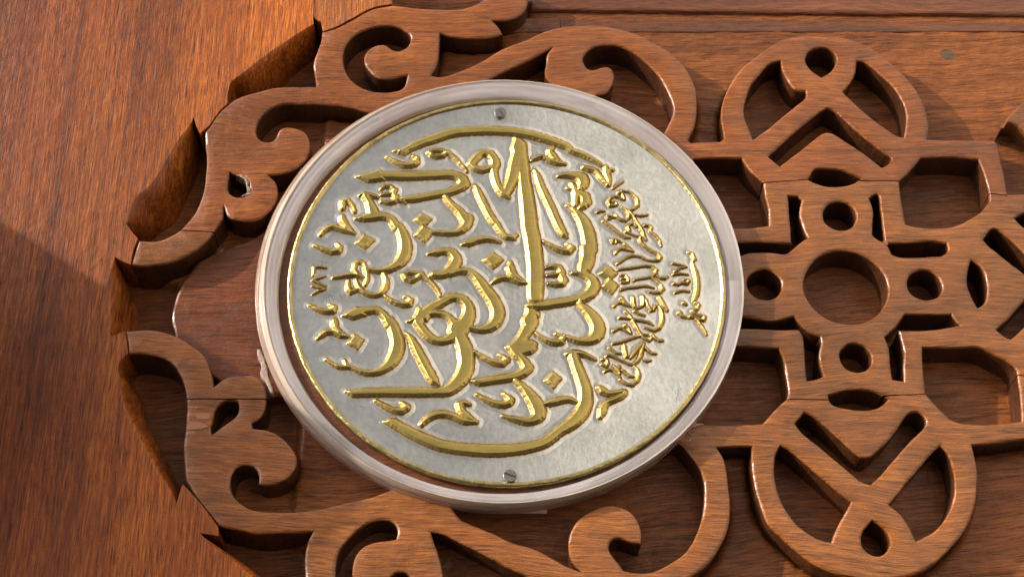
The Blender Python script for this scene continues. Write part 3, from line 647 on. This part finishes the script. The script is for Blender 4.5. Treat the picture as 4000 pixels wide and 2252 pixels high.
# ---- raised calligraphy: each entry = (name, [strokes], [polygons]); a stroke is x,y,width
LET = [
('letter_stroke', ["M1 1480,450,45 1560,430,90 1700,360,108 1933,280,115 M2 200,215,115 500,185,115 800,185,112 1100,215,110 1400,290,105 1650,380,90 M3 100,110,72 250,165,66 400,240,50 505,305,18"], ["M1 1410,435! 1480,425! 1620,385! 1640,430! 1550,492!"]),
('vowel_mark', ["M1 1330,515,22 1420,570,45 1540,620,62 1620,615,75 1690,575,85 1705,530,45 1650,500,15"], []),
('letter_stroke', ["M1 1280,750,110 1600,748,120 1933,735,115 M2 0,735,115 150,730,110 260,742,112 340,790,130 360,845,140 290,900,115 150,960,90 0,985,90 M1 1750,1020,92 1570,1045,80 1490,1040,18", "M2 120,1010,60 200,1100,75 310,1200,100 395,1320,125 M5 410,0,135 380,90,110 280,165,80 120,180,50 -40,165,35 M4 1880,185,45 1760,158,18"], ["M1 940,762! 1100,722! 1225,678! 1262,695! 1300,805! 1090,830!"]),
('shadda_mark', ["M1 1250,915,22 1300,885,40 1370,890,50 1420,935,60 1395,975,45 1330,985,32 1255,990,20", "M1 1395,975,45 1435,1020,70 1420,1070,62 1340,1090,45 1255,1078,22", "M1 1440,1040,40 1560,1088,22"], []),
('vowel_mark', ["M1 765,1160,55 772,1085,72 830,1062,58 880,1115,50 920,1205,30"], []),
('letter_stroke', ["M1 980,1000,22 1040,985,60 1110,1000,60 1205,1020,28", "M1 1060,1010,95 1100,1080,90 1140,1180,125 1160,1240,140", "M1 930,1290,18 1040,1285,85 1150,1260,120 1280,1258,90 1380,1300,90 1450,1400,100 M4 1310,100,100 1370,220,130 1398,350,148 1375,470,150 1300,570,120 1180,635,85 1050,655,55 950,640,42 890,615,42 870,565,40 810,535,35 762,570,40 748,640,42 790,700,40 890,750,40",
  "M4 890,620,42 908,690,50 912,750,50 890,830,28", "M4 490,740,22 600,725,42 750,705,45 800,715,40", "M4 770,765,22 800,850,45 880,930,45 1000,965,45 1100,930,60 1150,840,68 1150,760,52 1115,690,28", "M4 680,780,18 670,850,50 705,925,50 800,880,35"], []),
('diamond_dot', [], ["M1 1672,1305! 1760,1225! 1880,1290! 1780,1392!", "M4 1612,95! 1748,160! 1640,290! 1518,205!"]),
('vowel_mark', ["M4 330,200,40 390,140,60 470,105,60 600,140,60 750,185,22", "M1 760,1270,70 770,1310,80 810,1380,66 M4 680,120,56 750,183,22"], []),
('vowel_mark', ["M4 250,335,18 350,385,42 470,420,58 550,400,78 572,360,55 535,315,16"], []),
('diamond_dot', [], ["M4 778,302! 872,203! 1002,270! 890,378!"]),
('numeral', ["M4 232,615,28 310,605,34 400,618,18", "M4 245,625,46 242,670,42 232,712,24"], []),
('numeral', ["M4 382,722,18 300,752,32 225,778,24 300,808,34 388,846,18"], []),
('numeral', ["M4 222,848,20 300,872,34 388,885,18 300,912,34 222,955,20"], []),
('vowel_mark', ["M4 190,1090,18 300,1145,42 400,1172,58 480,1155,76 500,1120,55 440,1082,16"], []),
('vowel_mark', ["M7 135,215,28 180,180,48 240,140,58 320,135,52 420,185,48 505,190,22", "M4 505,1275,50 500,1300,76 M7 350,70,66 400,140,56 490,188,28"], []),
('diamond_dot', [], ["M7 512,278! 588,168! 702,240! 630,348!"]),
('letter_stroke', ["M4 760,1205,70 800,1180,110 900,1160,85 1030,1150,78 1120,1205,85 1200,1330,110 M7 1040,0,110 1100,130,130 1138,280,150 1110,420,158 1030,545,120 900,630,80 780,655,58 650,630,42 540,580,32 490,575,52 470,500,22", "M7 490,575,52 380,570,32 230,480,16"], ["M4 605,1220! 700,1160! 790,1118! 830,1150! 900,1210! 735,1262!"]),
('letter_stroke', ["M4 1372,710,40 1430,678,45 1520,690,50 1590,698,66 1540,750,45 1470,780,50 1400,755,45 1372,710,40", "M4 1600,710,42 1720,800,42 1800,900,38 1835,975,20"], []),
('vowel_mark', ["M4 1130,965,18 1230,1040,42 1340,1075,58 1440,1068,78 1462,1025,55 1390,975,18"], []),
('letter_stroke', ["M1 1850,450,26 M2 -50,490,40 20,512,44 90,500,44 150,455,50 100,438,40 20,430,36 -50,440,36 -85,460,30", "M2 165,455,45 250,530,40 330,610,33 398,690,18"], []),
('letter_stroke', ["M2 450,600,85 520,520,100 600,465,90 690,480,100 750,570,110 740,640,110 660,665,60 600,680,75 500,650,80 450,600,80", "M2 730,640,80 750,760,85 790,880,85 860,965,100 930,1025,20", "M2 890,960,110 965,800,140 1030,600,190 1055,450,160 1050,340,110 1000,275,22",
  "M2 1100,560,140 1120,800,155 1150,1000,170 1180,1250,185 1200,1440,190 M5 1215,200,190 1250,450,188 1268,700,186 1262,900,184 1262,985,170"], ["M2 1000,262! 1080,290! 1140,340! 1160,600! 1000,600! 960,400!"]),
('letter_stroke', ["M5 1230,1190,120 1180,1290,170 M8 1060,0,140 1010,90,140", "M8 900,440,90 965,520,105 1005,585,118 955,640,108 850,690,100 700,718,92 500,748,90 400,765,80 290,750,16", "M8 840,745,50 930,820,80 1020,920,118 1100,1030,158 1145,1130,168 1120,1215,128 1000,1262,88 850,1240,55 685,1192,16"],
  ["M8 940,60! 1095,60! 1060,140 985,238! 1060,240 1120,275 1110,340 1050,400 940,432! 870,480 735,325! 840,235 890,160", "M5 1150,1110! 1310,1175! 1300,1230! 1130,1260!"]),
('letter_stroke', ["M2 500,880,45 540,950,78 600,1080,85 720,1300,88 M5 770,70,78 825,160,66 900,235,50 980,245,55 1025,210,26"], []),
('letter_stroke', ["M2 1250,685,40 1290,770,80 1330,880,88 1450,1130,98 M5 1560,90,98 1620,195,80 1660,235,18"], []),
('vowel_mark', ["M2 1210,560,24 1280,525,50 1360,510,50 1450,560,58 1560,598,45 1635,600,20", "M2 1480,395,40 1440,440,70 1480,500,95 1540,560,60 1620,598,22"], []),
('letter_stroke', ["M3 -61,432,20 30,420,66 130,425,90 235,455,150 250,530,130 205,600,66", "M3 50,580,16 120,605,42 190,645,80 270,690,130 285,755,125 215,830,66", "M3 45,800,16 110,840,46 190,910,100 270,1030,150 320,1180,168 335,1350,170 M6 150,60,178 148,180,168 110,290,150 70,360,80",
  "M6 -50,360,16 30,362,56 130,395,100 210,460,130 225,535,140 170,620,135 80,685,105 M5 1900,960,110 1850,985,90 1700,1035,98 1500,1062,104 1350,1088,98 1240,1100,66 1160,1090,16", "M6 20,740,36 100,800,90 200,900,130 268,1010,158 268,1120,158 200,1195,120 100,1218,80 M8 1600,240,60 1462,182,16", "M3 110,530,60 160,640,80 150,800,60", "M6 60,690,80 40,745,50"], []),
('vowel_mark', ["M5 1360,285,20 1450,340,42 1560,390,56 1680,410,74 1720,368,66 1655,318,18"], []),
('shadda_mark', ["M5 1390,622,22 1470,605,42 1560,620,75 1595,680,75 1500,710,42 1410,715,22", "M5 1565,690,60 1620,770,88 1600,820,66 1520,830,52 1420,818,22"], []),
('letter_stroke', ["M4 1685,440,16 1790,425,80 M5 30,420,85 130,402,82 220,435,110 265,520,130 225,600,140 150,670,110 60,705,92 -20,705,80 -60,715,20", "M5 200,680,90 300,655,78 420,662,70 520,740,100 620,870,128 730,1020,148 788,1170,150 765,1285,138 680,1362,108 560,1390,78 430,1368,50 390,1345,42"], []),
('letter_stroke', ["M5 340,322,22 420,308,78 520,270,78 640,258,62 740,270,46 818,297,16"], []),
('diamond_dot', [], ["M5 604,520! 738,430! 852,515! 726,625!"]),
('vowel_mark', ["M5 718,805,20 780,765,60 860,742,58 960,760,56 1060,800,52 1140,805,20", "M5 945,555,46 945,625,98 975,695,86 1050,755,56 1130,800,22"], []),
('letter_stroke', ["M5 -210,1260,130 -60,1130,118 60,1060,108 170,1000,98 270,985,90 360,1025,108 420,1110,128 420,1210,150 380,1300,175 310,1390,200 M8 130,60,170 135,160,150 190,280,168 225,420,180 230,560,180 188,680,176 110,785,155 0,868,135 M7 1650,890,105 1400,895,105 1000,895,100 700,900,94 580,912,76 495,885,16", "M5 -130,1240,100 -90,1205,70 0,1190,66 100,1200,72 180,1250,80 240,1330,100 230,1400,120",
  "M5 -225,1300,100 M7 1470,130,100 1540,200,96 1640,248,80 1750,235,98 1850,170,130 1900,90,130"], ["M5 -350,1290! -260,1240! -215,1110! -150,1150! -40,1120! -60,1200! -130,1260! -170,1330! -210,1310!"]),
('letter_stroke', ["M7 1240,155,20 1310,230,76 1400,400,105 1500,590,108 1590,745,100 1650,795,20"], []),
('vowel_mark', ["M7 860,1000,16 960,1060,44 1080,1120,60 1190,1128,80 1250,1085,78 1180,1025,18"], []),
('vowel_mark', ["M8 330,380,18 430,440,44 550,508,60 680,528,80 740,485,66 645,420,18"], []),
('vowel_mark', ["M8 360,920,18 460,980,44 580,1035,60 720,1045,80 790,995,78 700,912,18"], []),
('vowel_mark', ["M8 1100,145,18 1200,220,44 1320,268,62 1420,255,78 1455,215,46 1362,160,18"], []),
('letter_stroke', ["M8 1500,412,36 1570,405,80 1650,405,66 1740,430,46 1848,482,18", "M8 1580,440,110 1620,560,120 1680,720,130 1730,880,150 1730,1030,158 1670,1170,158 1550,1290,140 1400,1390,112 M10 2350,560,110 2150,620,120 1950,650,128 1700,662,136 1500,655,134 1200,628,126 1000,585,125 800,505,124 600,410,110 440,320,80"], ["M10 322,298! 400,270! 470,268! 560,330! 480,400! 390,345!"]),
('diamond_dot', [], ["M8 1220,748! 1318,643! 1422,720! 1328,842!"]),
('letter_stroke', ["M8 1205,1045,16 1290,1030,70 1400,1002,80 1520,990,58 1640,1030,16"], []),
('vowel_mark', ["M10 800,330,50 870,260,68 960,212,74 1080,200,74 1200,232,68 1330,290,68 1492,305,20", "M10 1400,80,22 1330,62,56 1270,85,80 1292,155,82 1375,235,72 1470,298,30"], []),
('vowel_mark', ["M11 1222,965,46 1290,985,68 1370,1010,66 1440,1090,66 1530,1185,46", "M11 1500,960,46 1512,1040,78 1535,1130,60 1535,1185,40", "M11 1520,1030,50 1550,1000,40 1592,1000,26"], []),
('vowel_mark', ["M9 290,680,56 335,715,88 400,758,56 520,745,56 615,730,50 560,790,66 450,840,58 370,885,60 330,960,92 305,1045,40"], []),
# small inscription
('small_letter', ["S1 540,460,56 620,400,62 770,310,40"], []),
('small_letter', ["S1 670,560,88 740,580,70 790,705,50", "S1 770,710,46 680,665,56 570,635,58 480,680,78 430,770,84 470,850,70 560,850,66 630,825,56 600,770,46 540,755,44", "S1 740,520,56 880,540,58 1000,620,68 1085,740,86 1085,850,86 1000,925,66 890,965,48 930,1010,66 1010,1120,76 1100,1260,76 1200,1420,80 S2 1230,100,56 1280,180,40", "S1 735,880,46 830,950,66 895,1040,86 885,1120,86 820,1180,68 700,1160,56 620,1090,76 590,1045,50", "S1 600,1100,50 550,1105,46 480,1075,52 400,1080,80 430,1135,60 490,1130,36"], []),
('small_letter', ["S1 190,990,76 270,965,66 345,965,30"], []),
('small_letter', ["S1 1030,1045,40 1130,1072,56 1220,1068,56 1300,1055,46"], []),
('small_letter', ["S1 320,1190,60 450,1280,76 600,1400,76 S2 720,70,66 820,130,56 920,140,30"], []),
('small_letter', ["S1 900,1400,86 870,1330,90 905,1270,56 1000,1250,56 1060,1310,56", "S2 830,0,60 940,50,50 1060,100,50 1150,120,60 1140,190,90 1170,250,76 1250,330,68 1400,430,68 1530,500,78 1590,570,100 1560,630,76 1440,650,56 1280,620,40 1160,560,52 1040,535,56 880,560,58 740,640,58 640,710,60"], []),
('small_letter', ["S1 1240,1290,66 1330,1290,66 1390,1340,76 1370,1410,66 S2 1400,30,56 1500,110,66 1580,210,56 1610,320,26"], []),
('small_letter', ["S2 540,240,60 520,190,86 600,175,70 680,210,52 745,245,22", "S2 600,190,60 610,250,50"], []),
('small_letter', ["S2 600,480,50 610,450,76 660,400,62 750,375,56 850,400,56 990,440,30", "S2 790,275,76 860,330,76 950,410,46"], []),
('small_letter', ["S2 650,850,46 760,830,56 1000,800,58 1250,762,58 1400,775,66 1500,850,88 1480,930,78 1400,1000,58 1250,1030,56 1080,1060,50 1010,1080,50", "S2 1390,1010,46 1500,1090,58 1600,1180,78 1635,1270,98 1580,1345,78 1480,1365,56 1350,1335,40"], []),
('small_letter', ["S2 720,1290,70 850,1255,56 1100,1228,56 1280,1210,56 1445,1250,26"], []),
('small_letter', ["S2 715,960,50 820,970,50 870,1040,88 880,1110,66 790,1140,46 720,1130,50", "S2 730,1045,40 830,1045,46"], []),
('diamond_dot', [], ["S2 235,935! 425,768! 625,925! 480,1062!", "S2 285,1220! 450,1040! 655,1190! 520,1372!"]),
('small_letter', ["S2 1520,985,30 1600,1030,56 1700,1035,76 1760,1000,40"], []),
('small_letter', ["S3 570,230,66 640,170,60 740,160,58 840,210,56 940,245,26", "S3 730,60,96 790,130,76 870,200,56"], []),
('small_letter', ["S3 985,40,80 990,150,88 1020,240,68 1090,278,56 1200,230,56 1220,130,108 1200,20,90", "S3 1265,100,76 1310,220,88 1380,335,76 1440,320,56 1480,240,56 1545,230,56 1610,330,88 1640,450,88 1625,600,98 1565,715,88 1470,778,66 1350,745,56 1240,700,36"], []),
('small_letter', ["S3 1570,40,90 1650,180,90 1750,330,50"], []),
('small_letter', ["S3 690,490,66 850,500,56 1000,530,58 1200,560,58 1350,600,56 1435,655,26", "S3 820,350,60 900,425,66 980,560,68 1060,700,76 1150,850,66 1250,960,56 1350,1000,56 1400,935,56 1330,880,56 1190,855,46", "S3 540,1065,56 700,1040,58 900,970,58 1160,885,50"], []),
('small_letter', ["S3 1020,340,60 1120,400,56 1240,440,46"], []),
('small_letter', ["S3 560,780,76 640,735,58 740,720,56 830,780,56 950,850,30", "S3 820,660,96 880,710,76 930,820,56"], []),
('small_letter', ["S3 1400,850,50 1480,940,58 1560,1000,58 1645,1000,46"], []),
('small_letter', ["S4 460,20,60 520,70,56 600,130,56 710,150,46"], []),
('small_letter', ["S4 785,-70,50 800,60,108 840,210,80"], []),
('small_letter', ["S4 1210,-90,50 1100,30,76 990,160,98 930,240,66", "S4 1235,-80,50 1180,80,96 1145,200,108 1065,330,76 985,400,56 800,330,58 600,240,58 450,180,66 400,205,60", "S4 1010,430,46 1080,500,68 1110,620,98 1070,750,98 970,842,78 860,838,56 760,775,56 700,730,50"], []),
('small_letter', ["S4 300,280,56 400,290,78 420,360,86 390,430,76 290,385,50"], []),
('small_letter', ["S4 360,550,60 450,505,58 540,520,56 620,590,56 700,680,40", "S4 560,430,60 640,500,76 690,590,56", "S4 640,480,50 690,435,46"], []),
('small_letter', ["S4 740,520,56 830,590,58 900,650,66 990,660,36"], []),
('small_letter', ["S4 1260,10,50 1340,100,58 1420,150,56 1495,150,46"], []),
('small_letter', ["S4 1230,295,36 1310,320,56 1365,300,46"], []),
('small_letter', ["N 350,118,34 410,150,56 440,225,66 410,285,50 450,400,78 478,520,84 488,650,84 470,780,78 435,860,50", "N 460,895,46 510,930,58 485,990,46 415,1020,56 500,1080,46 590,1112,66 585,1160,56 505,1160,36", "N 380,1108,76 450,1125,46 530,1225,46 600,1320,42 630,1385,22", "N 215,1050,78 245,1095,50 310,1118,46"], []),
('small_letter', ["N 275,895,50 310,915,50"], []),
('numeral', ["N 110,290,32 200,308,38 325,345,22 230,362,38 150,412,38"], []),
('numeral', ["N 128,460,50 230,450,38 342,462,28"], []),
('numeral', ["N 130,600,42 200,618,38 260,590,46 330,600,58 355,560,48 285,540,38"], []),
('numeral', ["N 150,740,38 240,712,38 358,722,28"], []),
]
STEPG = .0021; BW = .016; HT = .0175; MARG = .040
RISE = .05*.0
def sdf_group(strokes, polys, STEPG):
    segs = []
    for t in strokes:
        q = parse(t); P = unproj([(a[0], a[1]) for a in q], ZP); P = np.c_[P, [a[3]/SRCU for a in q]]
        c, _ = catmull(P, [False]*len(P), False, .02)
        segs += [(c[i], c[i+1]) for i in range(len(c)-1)]
    pl = []
    for t in polys:
        q = parse(t); P = unproj([(a[0], a[1]) for a in q], ZP); P = np.c_[P, np.zeros(len(P))]
        c, _ = catmull(P, [a[2] for a in q], True, .02); pl.append(c[:, :2])
    A = np.vstack([np.array([s[0][:2] for s in segs]+[s[1][:2] for s in segs]) if segs else np.zeros((0, 2))]+pl)
    x0, y0 = A.min(0)-.1; x1, y1 = A.max(0)+.1
    i0, i1 = int(x0/STEPG), int(x1/STEPG); j0, j1 = int(y0/STEPG), int(y1/STEPG)
    xs = np.arange(i0, i1+1)*STEPG; ys = np.arange(j0, j1+1)*STEPG
    D = np.full((len(ys), len(xs)), .2)
    for a, b_ in segs:
        r_ = max(a[2], b_[2])/2+MARG+.012
        u0 = max(0, int((min(a[0], b_[0])-r_)/STEPG)-i0); u1 = min(len(xs), int((max(a[0], b_[0])+r_)/STEPG)-i0+2)
        v0 = max(0, int((min(a[1], b_[1])-r_)/STEPG)-j0); v1 = min(len(ys), int((max(a[1], b_[1])+r_)/STEPG)-j0+2)
        if u1 <= u0 or v1 <= v0: continue
        gx, gy = np.meshgrid(xs[u0:u1], ys[v0:v1])
        dx, dy = b_[0]-a[0], b_[1]-a[1]; L2 = dx*dx+dy*dy+1e-12
        t = np.clip(((gx-a[0])*dx+(gy-a[1])*dy)/L2, 0, 1)
        d = np.hypot(gx-a[0]-t*dx, gy-a[1]-t*dy)-(a[2]+(b_[2]-a[2])*t)/2
        D[v0:v1, u0:u1] = np.minimum(D[v0:v1, u0:u1], d)
    for c in pl:
        r_ = MARG+.012
        u0 = max(0, int((c[:, 0].min()-r_)/STEPG)-i0); u1 = min(len(xs), int((c[:, 0].max()+r_)/STEPG)-i0+2)
        v0 = max(0, int((c[:, 1].min()-r_)/STEPG)-j0); v1 = min(len(ys), int((c[:, 1].max()+r_)/STEPG)-j0+2)
        gx, gy = np.meshgrid(xs[u0:u1], ys[v0:v1]); d = np.full(gx.shape, 9.)
        n = len(c)
        for i in range(n):
            a, b_ = c[i], c[(i+1) % n]; dx, dy = b_-a; L2 = dx*dx+dy*dy+1e-12
            t = np.clip(((gx-a[0])*dx+(gy-a[1])*dy)/L2, 0, 1); d = np.minimum(d, np.hypot(gx-a[0]-t*dx, gy-a[1]-t*dy))
        ins = inside(np.c_[gx.ravel(), gy.ravel()], [c]).reshape(gx.shape)
        D[v0:v1, u0:u1] = np.minimum(D[v0:v1, u0:u1], np.where(ins, -d, d))
    return xs, ys, D
rng = np.random.RandomState(3)
TN = rng.rand(512, 512)
def tnoise(x, y, f):
    X_ = x*f; Y_ = y*f; xi = np.floor(X_).astype(int); yi = np.floor(Y_).astype(int); fx = X_-xi; fy = Y_-yi
    fx = fx*fx*(3-2*fx); fy = fy*fy*(3-2*fy)
    g_ = lambda a, b_: TN[a % 512, b_ % 512]
    return (g_(xi, yi)*(1-fx)*(1-fy)+g_(xi+1, yi)*fx*(1-fy)+g_(xi, yi+1)*(1-fx)*fy+g_(xi+1, yi+1)*fx*fy)*2-1
for gi, (nm, st, po) in enumerate(LET):
    small = nm in ('small_letter', 'numeral')
    xs_, ys_, D = sdf_group(st, po, .0015 if small else STEPG)
    GX, GY = np.meshgrid(xs_, ys_)
    # chased edge: little punch marks bite into the foot of the relief
    e = (.0010 if small else .0016)*tnoise(GX+gi, GY, 120)+.0005*tnoise(GX, GY+gi, 30)
    d = -D+(.0032 if small else .0072)+e*np.clip(1-np.abs(-D)/.012, 0, 1)
    H = HT*.9*(.85 if small else 1.0)
    bw = BW*(.72 if small else 1)
    s = np.clip(d/bw, 0, 1)
    z = H*s
    z += np.where(d > bw, .0012*(1-np.exp(-(d-bw)/.02))+.0005*tnoise(GX, GY, 26), 0)
    t_ = np.clip(1+d/(MARG-.008), 0, 1); hf = .0011 if small else .0021; z = np.where(d <= 0, hf*t_**2.2-.0022*(1-t_)**3, z+hf)
    z += plate_z(GX-PC[0], GY-PC[1])
    use = D < MARG
    cell = use[:-1, :-1] | use[1:, :-1] | use[:-1, 1:] | use[1:, 1:]
    ny, nx = D.shape; idx = np.arange(nx*ny).reshape(ny, nx)
    jj, ii = np.nonzero(cell)
    q = np.stack([idx[jj, ii], idx[jj, ii+1], idx[jj+1, ii+1], idx[jj+1, ii]], -1)
    used, inv = np.unique(q, return_inverse=True); q = inv.reshape(q.shape)
    # follow the plate's own gentle dishing
    px_, py_ = GX.ravel()[used], GY.ravel()[used]
    rr_ = np.hypot(px_-PC[0], py_-PC[1])/.966
    dz = np.array([.0042*mnoise.noise(Vector(((a-PC[0])*2.2, (b_-PC[1])*2.2, 3))) for a, b_ in zip(px_[::1], py_[::1])])*(1-rr_**6)
    V = np.c_[px_, py_, z.ravel()[used]+dz]
    to_obj(nm, V, q.tolist() if len(V) < 60000 else q, M_letter, med, smooth=None, attrs={'dep': d.ravel()[used]})
# fine tool scratches on the silver
def scratches(lines, w=.0016):
    V = []; F = []
    for t in lines:
        q = parse(t); P = unproj([(a[0], a[1]) for a in q], ZP)
        for a, b_ in zip(P[:-1], P[1:]):
            d = (b_-a)/np.linalg.norm(b_-a); n_ = np.array([-d[1], d[0]])*w/2; k = len(V)
            for p_ in (a-n_, b_-n_*.6, b_+n_*.6, a+n_):
                x, y = p_-PC; r_ = math.hypot(x, y)/.966
                V.append((p_[0], p_[1], ZP-.012-.004*(1-r_**2)+.0042*mnoise.noise(Vector((x*2.2, y*2.2, 3)))*(1-r_**6)+.0012))
            F.append([k, k+1, k+2, k+3])
    to_obj('scratch_mark', V, F, M_ink, med, smooth=None, kind='stuff')
scratches(["M4 620,330 680,305 710,300", "M4 640,345 700,318", "M4 650,360 710,330 750,300", "M4 665,368 720,345", "M4 625,315 660,305", "M4 820,150 850,190", "M4 840,145 862,180", "M4 330,520 345,560 350,590", "M4 345,530 375,545", "M4 370,560 400,545 415,548", "M4 240,560 250,590", "M4 395,595 440,600"])
scratches(["M4 350,950 370,985 380,1010", "M4 385,940 400,1000 405,1040", "M4 410,930 430,960 425,1000", "M4 430,880 440,930 460,980", "M4 450,910 480,900 500,920", "M4 455,950 480,1000 500,1030", "M4 400,985 470,960 510,965", "M4 480,870 520,850", "M4 560,960 600,1000 590,1020", "M4 610,985 640,975", "M4 590,1025 620,1010 650,1020", "M4 420,1010 450,1030 490,1020", "M4 375,965 420,950 455,940", "M4 220,1020 240,1040", "M4 500,985 520,1010"])
scratches(["M9 1318,672 1325,690 1310,712 1290,700 1300,730 1275,742 1290,768 1272,790 1262,810 1280,820 1262,850 1238,852", "M9 1300,815 1320,835", "M7 885,320 890,350 875,365 882,400 885,440", "M7 600,1060 660,1062 735,1085", "M7 605,860 700,930 765,985"], .0013)
# screws
def screw(cx, cy, ang):
    c = unproj([(cx, cy)], ZP+.02)[0]; R0 = .0285; n = 48; zt = ZP+.005
    half = .0052; V = []; F = []
    ca, sa = math.cos(ang), math.sin(ang)
    for side in (1, -1):
        pts = []
        a0 = math.asin(half/R0)
        for i in range(25):
            t = a0+(math.pi-2*a0)*i/24; pts.append((R0*math.cos(t), R0*math.sin(t)*side))
        for ring, (k, z) in enumerate(((.93, zt), (1.0, zt-.003), (1.0, ZP-.012))):
            for p in pts:
                x = p[0]*k; y = max(half, abs(p[1]*k))*side
                V.append((c[0]+x*ca-y*sa, c[1]+x*sa+y*ca, z))
        b0 = len(V)-75
        F.append([b0+i for i in range(25)])
        for k in range(2):
            for i in range(25):
                j = (i+1) % 25; F.append([b0+k*25+i, b0+k*25+j, b0+(k+1)*25+j, b0+(k+1)*25+i])
    bm = recalc(V, F); V, F = bm_arrays(bm); bm.free()
    s_ = to_obj('screw', V, F, M_screw, med)
    V = []
    for z in (zt-.008, ZP-.012):
        for sx, sy in ((-1, -1), (1, -1), (1, 1), (-1, 1)):
            x, y = sx*.0275, sy*(half+.0004); V.append((c[0]+x*ca-y*sa, c[1]+x*sa+y*ca, z))
    F = [[0, 1, 2, 3], [0, 4, 5, 1], [1, 5, 6, 2], [2, 6, 7, 3], [3, 7, 4, 0]]
    to_obj('screw_slot', V, F, M_screw, s_, origin=None) if False else None
    o = to_obj('screw_slot', V, F, M_screw); o.parent = s_; o.location = o.location-(med.location+s_.location)
screw(1955, 430, math.radians(-64)); screw(1992, 1850, math.radians(-20))
# ---------------------------------------------------------------- unseen board added to throw the diagonal shade
P0, P1 = unproj([(0, 860), (430, 1130)]); d_ = np.append((P1-P0)/np.linalg.norm(P1-P0), 0)
sunp = np.array([-0.85, .37, 0.37]); sunp /= np.linalg.norm(sunp)
e0 = np.append(P0, 0)+sunp*2.2
side = np.array([-.55, -.83, 0])
c = [e0-d_*4, e0+d_*2.2]
V = [*c, c[1]+side*2.0, c[0]+side*3.2]; V = V+[v+sunp*.4 for v in V]
F = [[0,3,2,1],[4,5,6,7],[0,1,5,4],[1,2,6,5],[2,3,7,6],[3,0,4,7]]
o = to_obj('shade_caster', V, F, M_slab, smooth=20); o['label'] = 'plain board added out of shot to cast the diagonal shade'; o['category'] = 'board'
